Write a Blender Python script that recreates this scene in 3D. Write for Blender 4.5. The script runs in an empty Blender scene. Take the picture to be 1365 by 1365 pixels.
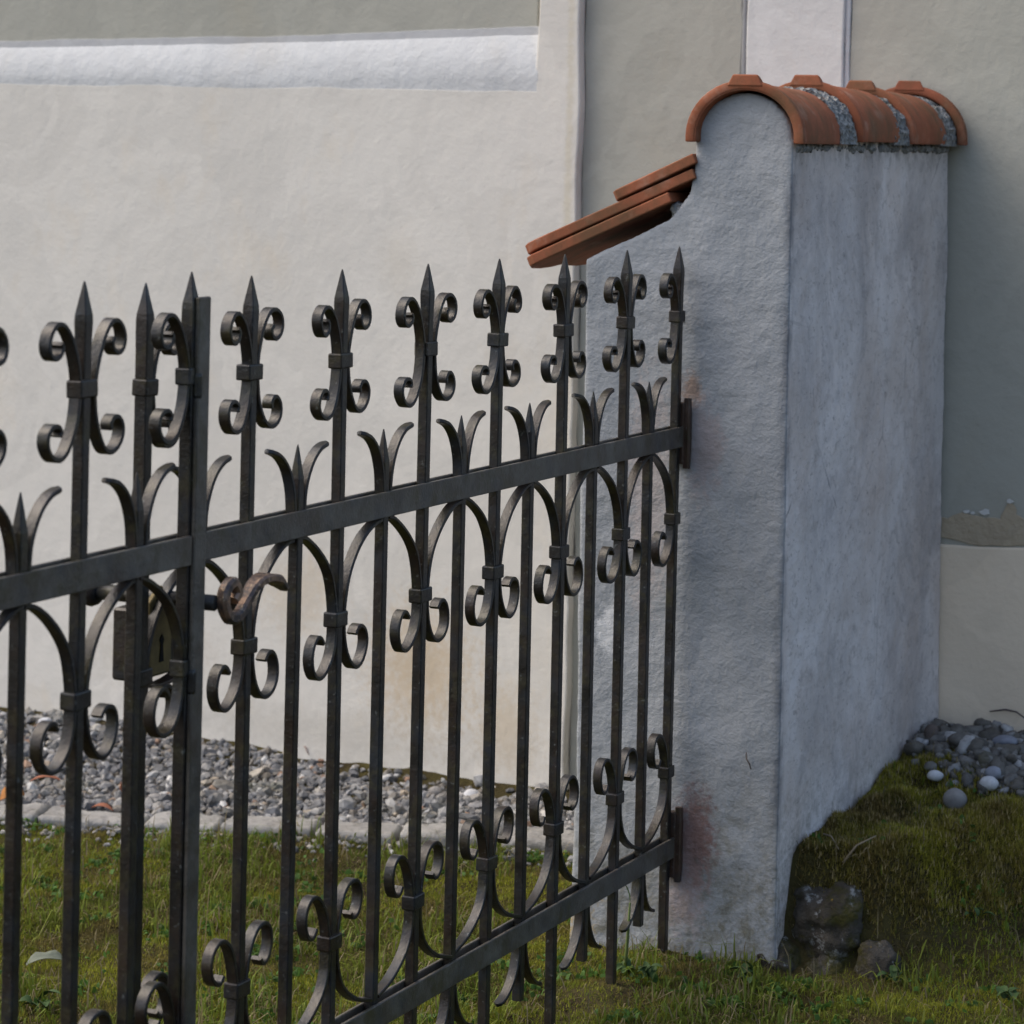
import bpy, bmesh, math, random
import numpy as np
from mathutils import Vector, Matrix, noise as mnoise

# ------------------------------------------------------------------ camera, sky, sun
sc = bpy.context.scene
PHI = math.radians(65.1303)
ROLL = math.radians(1.2297)
CAM = Vector((-3.4884, -2.0039, 1.52))
cam_d = bpy.data.cameras.new('camera')
cam_d.sensor_width = 36.0
cam_d.lens = 3900.0 / 1365.0 * 36.0
cam_d.shift_y = -(682.5 - 180.72) / 1365.0
cam_d.clip_start = 0.05
cam_d.clip_end = 500.0
cam_d.dof.use_dof = True
cam_d.dof.focus_distance = 4.75
cam_d.dof.aperture_fstop = 9.0
cam = bpy.data.objects.new('camera', cam_d)
sc.collection.objects.link(cam)
fw = Vector((math.sin(PHI), math.cos(PHI), 0.0))
rt = Vector((math.cos(PHI), -math.sin(PHI), 0.0))
up = Vector((0, 0, 1))
M = Matrix((rt, up, -fw)).transposed().to_4x4()
cam.matrix_world = Matrix.Translation(CAM) @ M @ Matrix.Rotation(ROLL, 4, 'Z')
sc.camera = cam

SUN_AZ, SUN_EL = math.radians(-16.0), math.radians(50.0)     # azimuth from +Y towards +X
w = bpy.data.worlds.new('World')
sc.world = w
w.use_nodes = True
sky = w.node_tree.nodes.new('ShaderNodeTexSky')
sky.sky_type = 'NISHITA'
sky.sun_disc = False
sky.sun_elevation = SUN_EL
sky.sun_rotation = SUN_AZ
sky.air_density = 1.0
sky.dust_density = 4.0
sky.ozone_density = 0.5
bg = w.node_tree.nodes['Background']
w.node_tree.links.new(sky.outputs[0], bg.inputs[0])
bg.inputs[1].default_value = 0.15
sun_d = bpy.data.lights.new('sun', 'SUN')
sun_d.energy = 0.85
sun_d.angle = math.radians(60)
sun_d.color = (1.0, 0.92, 0.79)
sun = bpy.data.objects.new('sun', sun_d)
sc.collection.objects.link(sun)
to_sun = Vector((math.sin(SUN_AZ) * math.cos(SUN_EL), math.cos(SUN_AZ) * math.cos(SUN_EL), math.sin(SUN_EL)))
sun.rotation_euler = to_sun.to_track_quat('Z', 'Y').to_euler()
sun.location = (-3, 4, 6)
sc.view_settings.view_transform = 'Standard'
sc.view_settings.look = 'None'
sc.view_settings.gamma = 1.0
sc.view_settings.exposure = 0.80

rng = np.random.default_rng(7)
random.seed(11)
COL = sc.collection

# ------------------------------------------------------------------ helpers
def obj(name, verts, faces, mat, parent=None, smooth=False):
    me = bpy.data.meshes.new(name)
    me.from_pydata([tuple(v) for v in verts], [], [tuple(f) for f in faces])
    me.update()
    me.materials.append(mat)
    if smooth:
        me.polygons.foreach_set('use_smooth', [True] * len(me.polygons))
    return inst(name, me, parent)

def inst(name, me, parent=None, loc=(0, 0, 0), rot=(0, 0, 0)):
    o = bpy.data.objects.new(name, me)
    COL.objects.link(o)
    o.location = loc
    o.rotation_euler = rot
    if parent:
        o.parent = parent
    return o

def empty(name, loc, label, cat, group=None):
    o = bpy.data.objects.new(name, None)
    COL.objects.link(o)
    o.location = loc
    o.empty_display_size = 0.1
    tag(o, label, cat, group)
    return o

def tag(o, label=None, cat=None, group=None, kind=None):
    if label: o['label'] = label
    if cat: o['category'] = cat
    if group: o['group'] = group
    if kind: o['kind'] = kind
    return o

def mesh(name, verts, faces, mat, smooth=False):
    me = bpy.data.meshes.new(name)
    me.from_pydata([tuple(v) for v in verts], [], [tuple(f) for f in faces])
    me.update()
    me.materials.append(mat)
    if smooth:
        me.polygons.foreach_set('use_smooth', [True] * len(me.polygons))
    return me

def box_mesh(name, lo, hi, mat, bevel=0.0, seg=1):
    bm = bmesh.new()
    bmesh.ops.create_cube(bm, size=1.0)
    for v in bm.verts:
        v.co = Vector([lo[i] + (v.co[i] + .5) * (hi[i] - lo[i]) for i in range(3)])
    if bevel:
        bmesh.ops.bevel(bm, geom=bm.edges[:], offset=bevel, segments=seg, affect='EDGES', profile=.5)
    me = bpy.data.meshes.new(name)
    bm.to_mesh(me); bm.free()
    me.materials.append(mat)
    return me

def box(name, lo, hi, mat, parent=None, bevel=0.0, seg=1):
    return inst(name, box_mesh(name, lo, hi, mat, bevel, seg), parent)

def catmull(P, n=6):
    P = [np.array(p, float) for p in P]
    Q = [2 * P[0] - P[1]] + P + [2 * P[-1] - P[-2]]
    out = []
    for i in range(1, len(Q) - 2):
        a, b, c, d = Q[i - 1], Q[i], Q[i + 1], Q[i + 2]
        for k in range(n):
            t = k / n
            out.append(.5 * ((2 * b) + (-a + c) * t + (2 * a - 5 * b + 4 * c - d) * t * t + (-a + 3 * b - 3 * c + d) * t ** 3))
    out.append(P[-1])
    return np.array(out)

def band(name, P, mat, width=.016, thick=.006, mirror=1, n=7, taper_end=None, ends_round=False, cham=.0012):
    """flat iron strip swept along a curve in the x-z plane; width lies along y"""
    C = catmull(P, n)
    C[:, 0] *= mirror
    T = np.gradient(C, axis=0)
    T /= np.linalg.norm(T, axis=1)[:, None]
    N = np.stack([-T[:, 1], T[:, 0]], 1)
    L = len(C)
    s = np.concatenate([[0], np.cumsum(np.linalg.norm(np.diff(C, axis=0), axis=1))])
    V, F = [], []
    for i in range(L):
        hw, ht = width / 2, thick / 2
        if ends_round:
            d = s[-1] - s[i]
            if d < hw: hw = max(.0015, math.sqrt(max(hw * hw - (hw - d) ** 2, 1e-8)))
        if taper_end:
            f = taper_end(s[i] / s[-1]); hw *= f[0]; ht *= f[1]
        c = min(cham, hw * .5, ht * .5)
        for (a, b) in ((-hw + c, -ht), (hw - c, -ht), (hw, -ht + c), (hw, ht - c), (hw - c, ht), (-hw + c, ht), (-hw, ht - c), (-hw, -ht + c)):
            V.append((C[i, 0] + N[i, 0] * b, a, C[i, 1] + N[i, 1] * b))
    for i in range(L - 1):
        for k in range(8):
            k2 = (k + 1) % 8
            F.append((i * 8 + k, i * 8 + k2, (i + 1) * 8 + k2, (i + 1) * 8 + k))
    F.append(tuple(range(8))[::-1]); F.append(tuple((L - 1) * 8 + k for k in range(8)))
    me = mesh(name, V, F, mat)
    bm = bmesh.new(); bm.from_mesh(me)
    bmesh.ops.recalc_face_normals(bm, faces=bm.faces); bm.to_mesh(me); bm.free()
    # long faces smooth along the curve, chamfers keep the edge
    me.polygons.foreach_set('use_smooth', [True] * len(me.polygons))
    me.set_sharp_from_angle(angle=math.radians(28))
    return me

def square_bar(name, levels, mat, cham=.0014):
    """levels: list of (z, half_width)"""
    V, F = [], []
    for z, h in levels:
        c = min(cham, h * .4)
        for a, b in ((-h + c, -h), (h - c, -h), (h, -h + c), (h, h - c), (h - c, h), (-h + c, h), (-h, h - c), (-h, -h + c)):
            V.append((a, b, z))
    n = len(levels)
    for i in range(n - 1):
        for k in range(8):
            k2 = (k + 1) % 8
            F.append((i * 8 + k, i * 8 + k2, (i + 1) * 8 + k2, (i + 1) * 8 + k))
    F.append(tuple(range(8))[::-1]); F.append(tuple((n - 1) * 8 + k for k in range(8)))
    return mesh(name, V, F, mat)

def vnoise(x, y, seed=0):
    """numpy value noise, 0..1"""
    r = np.random.default_rng(seed).random((64, 64))
    xi, yi = np.floor(x).astype(int), np.floor(y).astype(int)
    fx, fy = x - xi, y - yi
    fx = fx * fx * (3 - 2 * fx); fy = fy * fy * (3 - 2 * fy)
    g = lambda a, b: r[a % 64, b % 64]
    return (g(xi, yi) * (1 - fx) + g(xi + 1, yi) * fx) * (1 - fy) + (g(xi, yi + 1) * (1 - fx) + g(xi + 1, yi + 1) * fx) * fy

def fbm(x, y, seed=0, o=3):
    v, a, s = 0, .5, 0
    for i in range(o):
        v = v + a * vnoise(x * 2 ** i, y * 2 ** i, seed + i); s += a; a *= .5
    return v / s

def sstep(a, b, x):
    t = np.clip((x - a) / (b - a), 0, 1)
    return t * t * (3 - 2 * t)

# ------------------------------------------------------------------ materials
class NT:
    def __init__(s, name):
        s.m = bpy.data.materials.new(name); s.m.use_nodes = True
        s.t = s.m.node_tree; s.N = s.t.nodes; s.L = s.t.links
        s.b = s.N['Principled BSDF']
        s.geo = s.N.new('ShaderNodeNewGeometry')
        s.P = s.geo.outputs['Position']
    def set(s, k, v):
        i = s.b.inputs[k]
        if hasattr(v, 'links') or isinstance(v, bpy.types.NodeSocket): s.L.new(v, i)
        else: i.default_value = v
    def lk(s, v, i):
        if isinstance(v, bpy.types.NodeSocket): s.L.new(v, i)
        elif v is not None: i.default_value = v
    def scale(s, v, sc):
        n = s.N.new('ShaderNodeVectorMath'); n.operation = 'MULTIPLY'
        s.lk(v, n.inputs[0]); n.inputs[1].default_value = sc
        return n.outputs[0]
    def noise(s, scale, detail=4, rough=.55, vec=None, dist=0.0):
        n = s.N.new('ShaderNodeTexNoise')
        s.lk(vec if vec is not None else s.P, n.inputs['Vector'])
        n.inputs['Scale'].default_value = scale; n.inputs['Detail'].default_value = detail
        n.inputs['Roughness'].default_value = rough; n.inputs['Distortion'].default_value = dist
        return n.outputs['Fac']
    def voro(s, scale, vec=None, feature='F1', out='Distance'):
        n = s.N.new('ShaderNodeTexVoronoi'); n.feature = feature
        s.lk(vec if vec is not None else s.P, n.inputs['Vector']); n.inputs['Scale'].default_value = scale
        return n.outputs[out]
    def ramp(s, v, stops):
        n = s.N.new('ShaderNodeValToRGB'); s.lk(v, n.inputs[0])
        e = n.color_ramp.elements
        while len(e) < len(stops): e.new(.5)
        for i, (p, c) in enumerate(stops):
            e[i].position = p
            e[i].color = (c, c, c, 1) if isinstance(c, (int, float)) else (*c, 1)
        return n.outputs[0]
    def mix(s, f, a, b, mode='MIX'):
        n = s.N.new('ShaderNodeMix'); n.data_type = 'RGBA'; n.blend_type = mode
        s.lk(f, n.inputs[0])
        for v, i in ((a, n.inputs[6]), (b, n.inputs[7])):
            if isinstance(v, tuple) and len(v) == 3: v = (*v, 1)
            s.lk(v, i)
        return n.outputs[2]
    def math(s, op, a, b=None, c=None, clamp=False):
        n = s.N.new('ShaderNodeMath'); n.operation = op; n.use_clamp = clamp
        s.lk(a, n.inputs[0]); s.lk(b, n.inputs[1]); s.lk(c, n.inputs[2])
        return n.outputs[0]
    def sep(s, v=None):
        n = s.N.new('ShaderNodeSeparateXYZ'); s.lk(v if v is not None else s.P, n.inputs[0])
        return n.outputs
    def mr(s, v, a, b, c=0.0, d=1.0):
        n = s.N.new('ShaderNodeMapRange'); n.interpolation_type = 'SMOOTHSTEP'
        s.lk(v, n.inputs[0])
        for k, x in zip((1, 2, 3, 4), (a, b, c, d)): n.inputs[k].default_value = x
        return n.outputs[0]
    def blob(s, c, r, soft=.6):
        """1 inside a noisy ellipsoid at c with radii r, 0 outside"""
        n = s.N.new('ShaderNodeVectorMath'); n.operation = 'SUBTRACT'
        s.lk(s.P, n.inputs[0]); n.inputs[1].default_value = c
        q = s.scale(n.outputs[0], tuple(1 / x for x in r))
        l = s.N.new('ShaderNodeVectorMath'); l.operation = 'LENGTH'; s.lk(q, l.inputs[0])
        if not hasattr(s, '_bn'): s._bn = s.math('MULTIPLY', s.math('SUBTRACT', s.noise(55, 6, .75), .5), 2.4)
        d = s.math('ADD', l.outputs['Value'], s._bn)
        return s.mr(d, 1.0 - soft, 1.0 + soft * .3, 1.0, 0.0)
    def bump(s, h, strength=.3, dist=.01, prev=None):
        n = s.N.new('ShaderNodeBump'); s.lk(h, n.inputs['Height'])
        n.inputs['Strength'].default_value = strength; n.inputs['Distance'].default_value = dist
        if prev is not None: s.lk(prev, n.inputs['Normal'])
        return n.outputs[0]
    def done(s, color, rough=.9, normal=None, metallic=0.0, spec=.3):
        s.set('Base Color', color if not (isinstance(color, tuple) and len(color) == 3) else (*color, 1))
        s.set('Roughness', rough); s.set('Metallic', metallic); s.set('Specular IOR Level', spec)
        if normal is not None: s.set('Normal', normal)
        return s.m

def plaster(name, c, var=.10, bump=.35, warm=(.60, .50, .36), warm_amt=.25, fine=240):
    t = NT(name)
    big = t.noise(2.3, 5, .6)
    col = t.mix(t.ramp(big, [(.3, 0.0), (.72, 1.0)]), tuple(x * (1 - var) for x in c), tuple(min(x * (1 + var * .5), .9) for x in c))
    pt = t.ramp(t.noise(3.3, 3, .5, dist=1.2), [(.50, 0.0), (.515, .5), (.60, .5), (.64, 0.0)])
    col = t.mix(pt, col, tuple(min(x * 1.07, .9) for x in c))
    st = t.ramp(t.noise(4.1, 6, .65, vec=t.scale(t.P, (1, 1, .55))), [(.56, 0.0), (.78, warm_amt)])
    col = t.mix(st, col, tuple(a * b / max(warm) for a, b in zip(c, warm)))
    sp = t.ramp(t.noise(95, 2, .5), [(.70, 0.0), (.78, .35)])
    col = t.mix(sp, col, tuple(x * .7 for x in c))
    n = t.bump(t.noise(11, 4, .62), bump, .012)
    n = t.bump(t.noise(60, 4, .68, vec=t.scale(t.P, (1, 1, 1.15))), bump * .8, .0038, n)
    return t.done(col, .93, n, spec=.15)

def white_wall():
    m = plaster('white_limewash', (.68, .652, .595), .07, .24, warm_amt=.4)
    t = NT.__new__(NT); t.m = m; t.t = m.node_tree; t.N = t.t.nodes; t.L = t.t.links; t.b = t.N['Principled BSDF']
    t.geo = next(n for n in t.N if n.type == 'NEW_GEOMETRY'); t.P = t.geo.outputs['Position']
    col = t.b.inputs['Base Color'].links[0].from_socket
    for c, r, k, cc in (((2.6, 1.02, .28), (.3, .16, .18), .7, (.56, .43, .27)), ((2.6, 1.35, .42), (.3, .12, .12), .45, (.58, .47, .33)),
                        ((2.6, 1.75, .25), (.3, .20, .10), .40, (.50, .44, .35)), ((2.6, .80, .16), (.3, .09, .12), .5, (.58, .46, .30)),
                        ((2.6, 1.25, .10), (.3, .5, .07), .35, (.45, .42, .36)), ((2.6, 1.1, 1.22), (.3, .06, .10), .25, (.56, .50, .40)), ((2.6, .675, 1.2), (.3, .012, 1.2), .5, (.58, .52, .38))):
        col = t.mix(t.math('MULTIPLY', t.blob(c, r, .9), k), col, cc)
    t.L.new(col, t.b.inputs['Base Color'])
    return m
M_white = white_wall()
M_white2 = plaster('pale_limewash_band', (.60, .61, .61), .05, .5)
M_frame = plaster('cream_limewash', (.62, .62, .605), .05, .28, warm_amt=.25)
M_grey = plaster('grey_green_paint', (.40, .395, .345), .08, .28, warm_amt=.2)
M_line = plaster('dark_grey_line', (.30, .305, .31), .12, .3)
M_line2 = plaster('mid_grey_line', (.50, .505, .51), .10, .3)
M_plinth = plaster('beige_plinth_limewash', (.82, .69, .53), .07, .30, warm_amt=.3)
M_patch = plaster('bare_render', (.46, .385, .28), .25, 1.0)
M_chip = plaster('white_paint_chip', (.62, .62, .60), .1, .4)

def wall_material():
    t = NT('roughcast_pillar_plaster')
    x, y, z = t.sep()
    nx, ny, nz = t.sep(t.geo.outputs['True Normal'])
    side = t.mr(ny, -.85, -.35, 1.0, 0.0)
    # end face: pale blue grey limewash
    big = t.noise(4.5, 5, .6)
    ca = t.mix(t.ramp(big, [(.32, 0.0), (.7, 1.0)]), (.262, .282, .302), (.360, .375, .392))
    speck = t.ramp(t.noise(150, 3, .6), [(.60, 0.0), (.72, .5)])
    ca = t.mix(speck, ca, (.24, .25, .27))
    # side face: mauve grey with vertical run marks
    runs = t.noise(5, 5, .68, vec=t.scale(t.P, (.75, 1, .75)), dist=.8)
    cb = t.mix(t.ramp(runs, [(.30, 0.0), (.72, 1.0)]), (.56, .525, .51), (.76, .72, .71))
    fine = t.ramp(t.noise(55, 4, .7, vec=t.scale(t.P, (.55, 1, .75)), dist=.5), [(.53, 0.0), (.68, .5)])
    cb = t.mix(fine, cb, (.31, .29, .285))
    warm = t.ramp(t.noise(5, 4, .6, vec=t.scale(t.P, (.8, 1, .45))), [(.44, 0.0), (.66, .6)])
    cb = t.mix(warm, cb, (.50, .42, .37))
    blot = t.ramp(t.noise(4.2, 6, .72, vec=t.scale(t.P, (.8, 1, .6)), dist=.5), [(.48, 0.0), (.66, .6)])
    cb = t.mix(blot, cb, (.31, .295, .30))
    sp2 = t.ramp(t.noise(120, 3, .65, vec=t.scale(t.P, (.5, 1, .9))), [(.60, 0.0), (.70, .5)])
    cb = t.mix(sp2, cb, (.24, .22, .215))
    cr = t.voro(3.2, vec=t.scale(t.P, (1, 1, 1.0)), feature='DISTANCE_TO_EDGE')
    cr = t.math('MULTIPLY', t.mr(t.math('ADD', cr, t.math('MULTIPLY', t.math('SUBTRACT', t.noise(20, 4, .7), .5), .05)), .0, .006, 1, 0), t.ramp(t.noise(2.2, 3, .5), [(.46, 0.0), (.60, .55)]))
    cb = t.mix(cr, cb, (.15, .14, .15))
    drip = t.math('MULTIPLY', t.ramp(t.noise(26, 3, .6, vec=t.scale(t.P, (.8, 1.3, .08)), dist=.5), [(.62, 0.0), (.68, .4)]), t.ramp(t.noise(4, 4, .6), [(.45, 0.0), (.6, 1.0)]))
    cb = t.mix(drip, cb, (.25, .235, .235))
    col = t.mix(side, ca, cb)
    # soot-dark weathered arris and run-off below the cap
    ar = t.math('MULTIPLY', t.mr(y, -.214, -.186, 1, 0), t.mr(x, 1.60, 1.64, 1, 0))
    ar = t.math('MULTIPLY', ar, t.ramp(t.noise(18, 4, .7, vec=t.scale(t.P, (1, 1, .3))), [(.42, 0.0), (.6, .75)]))
    col = t.mix(ar, col, (.13, .13, .14))
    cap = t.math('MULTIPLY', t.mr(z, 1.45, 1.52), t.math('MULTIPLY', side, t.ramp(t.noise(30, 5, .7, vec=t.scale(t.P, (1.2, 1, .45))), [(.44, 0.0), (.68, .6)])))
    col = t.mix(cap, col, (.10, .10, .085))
    # algae and lichen at the foot; blotchy darkening fades upward
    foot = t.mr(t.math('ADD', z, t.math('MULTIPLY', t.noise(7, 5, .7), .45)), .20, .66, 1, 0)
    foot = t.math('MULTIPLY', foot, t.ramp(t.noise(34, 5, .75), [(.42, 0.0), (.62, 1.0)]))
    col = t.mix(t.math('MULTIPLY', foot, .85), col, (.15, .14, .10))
    yl = t.math('MULTIPLY', t.mr(z, .02, .16, 1, 0), t.ramp(t.noise(12, 5, .7), [(.54, 0.0), (.62, .9)]))
    yl = t.math('MULTIPLY', yl, t.mr(y, -.02, .06))
    col = t.mix(yl, col, (.30, .20, .04))
    # rust bleeding from the hinges, bare plaster round them
    for c, r, k, cc in (((1.607, -.022, 1.055), (.2, .024, .035), .6, (.28, .16, .09)),
                        ((1.607, -.045, .95), (.2, .04, .10), .45, (.36, .27, .25)),
                        ((1.607, -.06, .955), (.2, .03, .045), .8, (.30, .27, .27)),
                        ((1.607, -.045, .215), (.2, .045, .11), .75, (.17, .075, .058)),
                        ((1.607, -.03, .12), (.2, .05, .09), .4, (.44, .33, .32)),
                        ((1.607, .06, .85), (.2, .05, .25), .45, (.46, .38, .35)),
                        ((1.607, .135, .59), (.2, .03, .05), .8, (.66, .67, .68))):
        col = t.mix(t.math('MULTIPLY', t.blob(c, r), k), col, cc)
    n = t.bump(t.noise(9, 5, .6), .35, .02)
    rough = t.noise(42, 5, .62, vec=t.scale(t.P, (1, .9, 1.2)))
    n2 = t.bump(t.math('MULTIPLY', rough, t.math('SUBTRACT', 1.0, t.math('MULTIPLY', side, .45))), .55, .007, n)
    n3 = t.bump(t.noise(170, 3, .6), .45, .0022, n2)
    return t.done(col, .95, n3, spec=.12)
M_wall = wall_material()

def iron_material(name, base=(.0085, .0080, .0078), rust=.5):
    t = NT(name)
    n1 = t.noise(14, 5, .65)
    col = t.mix(t.ramp(n1, [(.35, 0.0), (.7, 1.0)]), tuple(v * .72 for v in base), tuple(v * 1.55 for v in base))
    blue = t.ramp(t.noise(21, 3, .5), [(.5, 0.0), (.68, .5)])
    col = t.mix(blue, col, (.018, .026, .037))
    ru = t.ramp(t.noise(17, 6, .72, vec=t.scale(t.P, (1, 1, .6))), [(.46, 0.0), (.64, rust)])
    col = t.mix(ru, col, (.034, .019, .011))
    li = t.ramp(t.noise(27, 5, .7), [(.50, 0.0), (.66, .7)])
    col = t.mix(li, col, (.040, .036, .016))
    wh = t.ramp(t.noise(120, 3, .65), [(.64, 0.0), (.72, .5)])
    col = t.mix(wh, col, (.14, .155, .15))
    rg = t.ramp(n1, [(.3, .28), (.75, .52)])
    n = t.bump(t.noise(48, 5, .7), .5, .0024)
    n = t.bump(t.noise(240, 3, .6), .5, .0008, n)
    return t.done(col, rg, n, .0, .42)
M_iron = iron_material('weathered_iron')
M_rusty = iron_material('rusty_iron', (.045, .025, .018), 1.0)
M_strip = iron_material('painted_sheen_iron', (.080, .074, .064), .5)  # rails and strip: paler base stands in for sky reflection on their fronts

def handle_material():
    t = NT('worn_brass_handle')
    n1 = t.noise(26, 5, .7)
    nz = t.sep(t.geo.outputs['Normal'])[2]
    col = t.mix(t.ramp(n1, [(.42, 0.0), (.62, 1.0)]), (.050, .044, .046), (.30, .19, .125))
    sp = t.ramp(t.noise(140, 3, .6), [(.60, 0.0), (.70, .8)])
    col = t.mix(sp, col, (.50, .38, .25))
    return t.done(col, .42, t.bump(t.noise(70, 4, .6), .5, .002), .5, .5)
M_handle = handle_material()

def lockplate_material():
    t = NT('tarnished_lock_plate')
    col = t.mix(t.ramp(t.noise(30, 5, .7), [(.35, 0.0), (.65, 1.0)]), (.085, .066, .026), (.18, .135, .05))
    return t.done(col, .6, t.bump(t.noise(80, 4, .6), .3, .001), .3, .4)
M_lock = lockplate_material()
_t = NT('keyhole_black'); M_black = _t.done((.004, .004, .004), .9)

def terracotta(name, c=(.30, .100, .050)):
    t = NT(name)
    ri = t.geo.outputs['Random Per Island']
    n1 = t.noise(10, 5, .6)
    col = t.mix(t.ramp(n1, [(.3, 0.0), (.72, 1.0)]), tuple(v * .72 for v in c), tuple(v * 1.18 for v in c))
    pale = t.ramp(t.noise(15, 5, .65), [(.54, 0.0), (.68, .5)])
    col = t.mix(pale, col, (.42, .25, .18))
    ms = t.ramp(t.noise(7, 6, .72, vec=t.scale(t.P, (1.6, 1, 1))), [(.43, 0.0), (.64, .75)])
    col = t.mix(ms, col, (.11, .070, .036))
    dk = t.ramp(t.noise(85, 3, .6), [(.64, 0.0), (.74, .5)])
    col = t.mix(dk, col, (.09, .04, .03))
    n = t.bump(t.noise(160, 4, .6), .3, .001)
    n = t.bump(t.noise(18, 4, .6), .25, .004, n)
    return t.done(col, .82, n, spec=.25)
M_tile = terracotta('terracotta_tile')
M_tile2 = terracotta('dark_terracotta_tile', (.26, .085, .045))

def mortar_material():
    t = NT('pebbly_mortar')
    v = t.voro(130, out='Color')
    col = t.mix(t.ramp(v, [(.2, 0.0), (.9, 1.0)]), (.13, .135, .135), (.34, .345, .34))
    ms = t.ramp(t.noise(14, 5, .7), [(.55, 0.0), (.68, .6)])
    col = t.mix(ms, col, (.08, .08, .045))
    n = t.bump(t.voro(130), 1.0, .006)
    return t.done(col, .95, n, spec=.1)
M_mortar = mortar_material()

def rock_material():
    t = NT('lichened_footing_stone')
    col = t.mix(t.ramp(t.noise(9, 6, .7), [(.35, 0.0), (.65, 1.0)]), (.034, .028, .021), (.12, .11, .095))
    li = t.ramp(t.noise(22, 6, .75), [(.57, 0.0), (.63, .9)])
    col = t.mix(li, col, (.30, .31, .31))
    ms = t.ramp(t.noise(13, 5, .7, vec=t.scale(t.P, (1, 1, 1.3))), [(.46, 0.0), (.58, .9)])
    col = t.mix(ms, col, (.060, .056, .014))
    yl = t.ramp(t.noise(41, 4, .7), [(.68, 0.0), (.74, .8)])
    col = t.mix(yl, col, (.30, .19, .03))
    n = t.bump(t.noise(38, 6, .7), .9, .02)
    n = t.bump(t.noise(160, 4, .6), .6, .004, n)
    return t.done(col, .95, n, spec=.15)
M_rock = rock_material()

def stone_material(name, stops, moss=.25):
    t = NT(name)
    r = t.geo.outputs['Random Per Island']
    col = t.ramp(r, stops)
    v = t.ramp(t.noise(60, 4, .65), [(.3, .65), (.7, 1.35)])
    col = t.mix(1.0, col, v, 'MULTIPLY')
    ms = t.ramp(t.noise(5, 5, .7), [(.54, 0.0), (.70, moss)])
    col = t.mix(ms, col, (.075, .075, .032))
    n = t.bump(t.noise(120, 4, .6), .35, .002)
    return t.done(col, .8, n, spec=.3)
M_gravel = stone_material('river_gravel', [(.0, (.07, .072, .076)), (.2, (.21, .212, .215)), (.38, (.12, .122, .128)), (.55, (.27, .265, .255)), (.66, (.13, .115, .095)), (.76, (.30, .285, .26)), (.86, (.20, .20, .205)), (.93, (.50, .50, .49)), (.97, (.33, .29, .23)), (1.0, (.26, .16, .11))], .5)
M_cobble = stone_material('mossy_cobbles', [(.0, (.075, .070, .062)), (.3, (.145, .140, .132)), (.55, (.100, .092, .078)), (.75, (.17, .165, .155)), (.92, (.24, .24, .24)), (1.0, (.42, .42, .42))], .75)
def one_stone(name, c):
    t = NT(name)
    col = t.mix(t.ramp(t.noise(38, 5, .65), [(.3, 0.0), (.7, 1.0)]), tuple(x * .75 for x in c), tuple(x * 1.1 for x in c))
    return t.done(col, .8, t.bump(t.noise(110, 4, .6), .3, .002), spec=.3)
M_ws = one_stone('white_quartz_stone', (.55, .56, .58))
M_gs = one_stone('grey_speckled_stone', (.26, .25, .24))
M_bs = one_stone('blue_grey_stone', (.25, .27, .32))
M_ds = one_stone('brown_dark_stone', (.11, .09, .08))
def edging_material():
    t = NT('weathered_edging_stone')
    col = t.mix(t.ramp(t.noise(8, 6, .65), [(.3, 0.0), (.7, 1.0)]), (.20, .195, .185), (.36, .355, .34))
    dk = t.ramp(t.noise(22, 5, .7), [(.54, 0.0), (.68, .7)])
    col = t.mix(dk, col, (.11, .105, .085))
    n = t.bump(t.noise(30, 6, .65), .8, .012)
    return t.done(col, .92, n, spec=.2)
M_edge = edging_material()

def attr_material(name, rough=.75, trans=.0):
    t = NT(name)
    a = t.N.new('ShaderNodeVertexColor'); a.layer_name = 'Col'
    m = t.done(a.outputs['Color'], rough, spec=.25)
    if trans:
        tr = t.N.new('ShaderNodeBsdfTranslucent'); t.L.new(a.outputs['Color'], tr.inputs[0])
        mx = t.N.new('ShaderNodeMixShader'); mx.inputs[0].default_value = trans
        t.L.new(t.b.outputs[0], mx.inputs[1]); t.L.new(tr.outputs[0], mx.inputs[2])
        t.L.new(mx.outputs[0], t.N['Material Output'].inputs[0])
    return m
M_blade = attr_material('grass_blades', .6, .4)
M_moss = attr_material('moss_fibres', .9, .3)

def soil_material():
    t = NT('mossy_soil')
    col = t.mix(t.ramp(t.noise(9, 6, .7), [(.35, 0.0), (.65, 1.0)]), (.045, .034, .019), (.085, .074, .026))
    n = t.bump(t.noise(45, 6, .7), 1.0, .02)
    return t.done(col, .97, n, spec=.1)
M_soil = soil_material()
def leaf_material(name, c):
    t = NT(name)
    col = t.mix(t.ramp(t.noise(45, 4, .6), [(.3, 0.0), (.7, 1.0)]), tuple(x * .7 for x in c), c)
    return t.done(col, .7, spec=.25)
M_leaf_red = leaf_material('dry_leaf_red', (.30, .12, .07))
M_leaf_or = leaf_material('dry_leaf_orange', (.38, .16, .04))
M_leaf_gr = leaf_material('dry_leaf_grey', (.15, .17, .13))
M_weed = leaf_material('weed_leaf', (.045, .085, .025))
M_stalk = leaf_material('weed_stalk', (.13, .17, .05))
M_twig = leaf_material('dry_twig', (.26, .21, .14))

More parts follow.
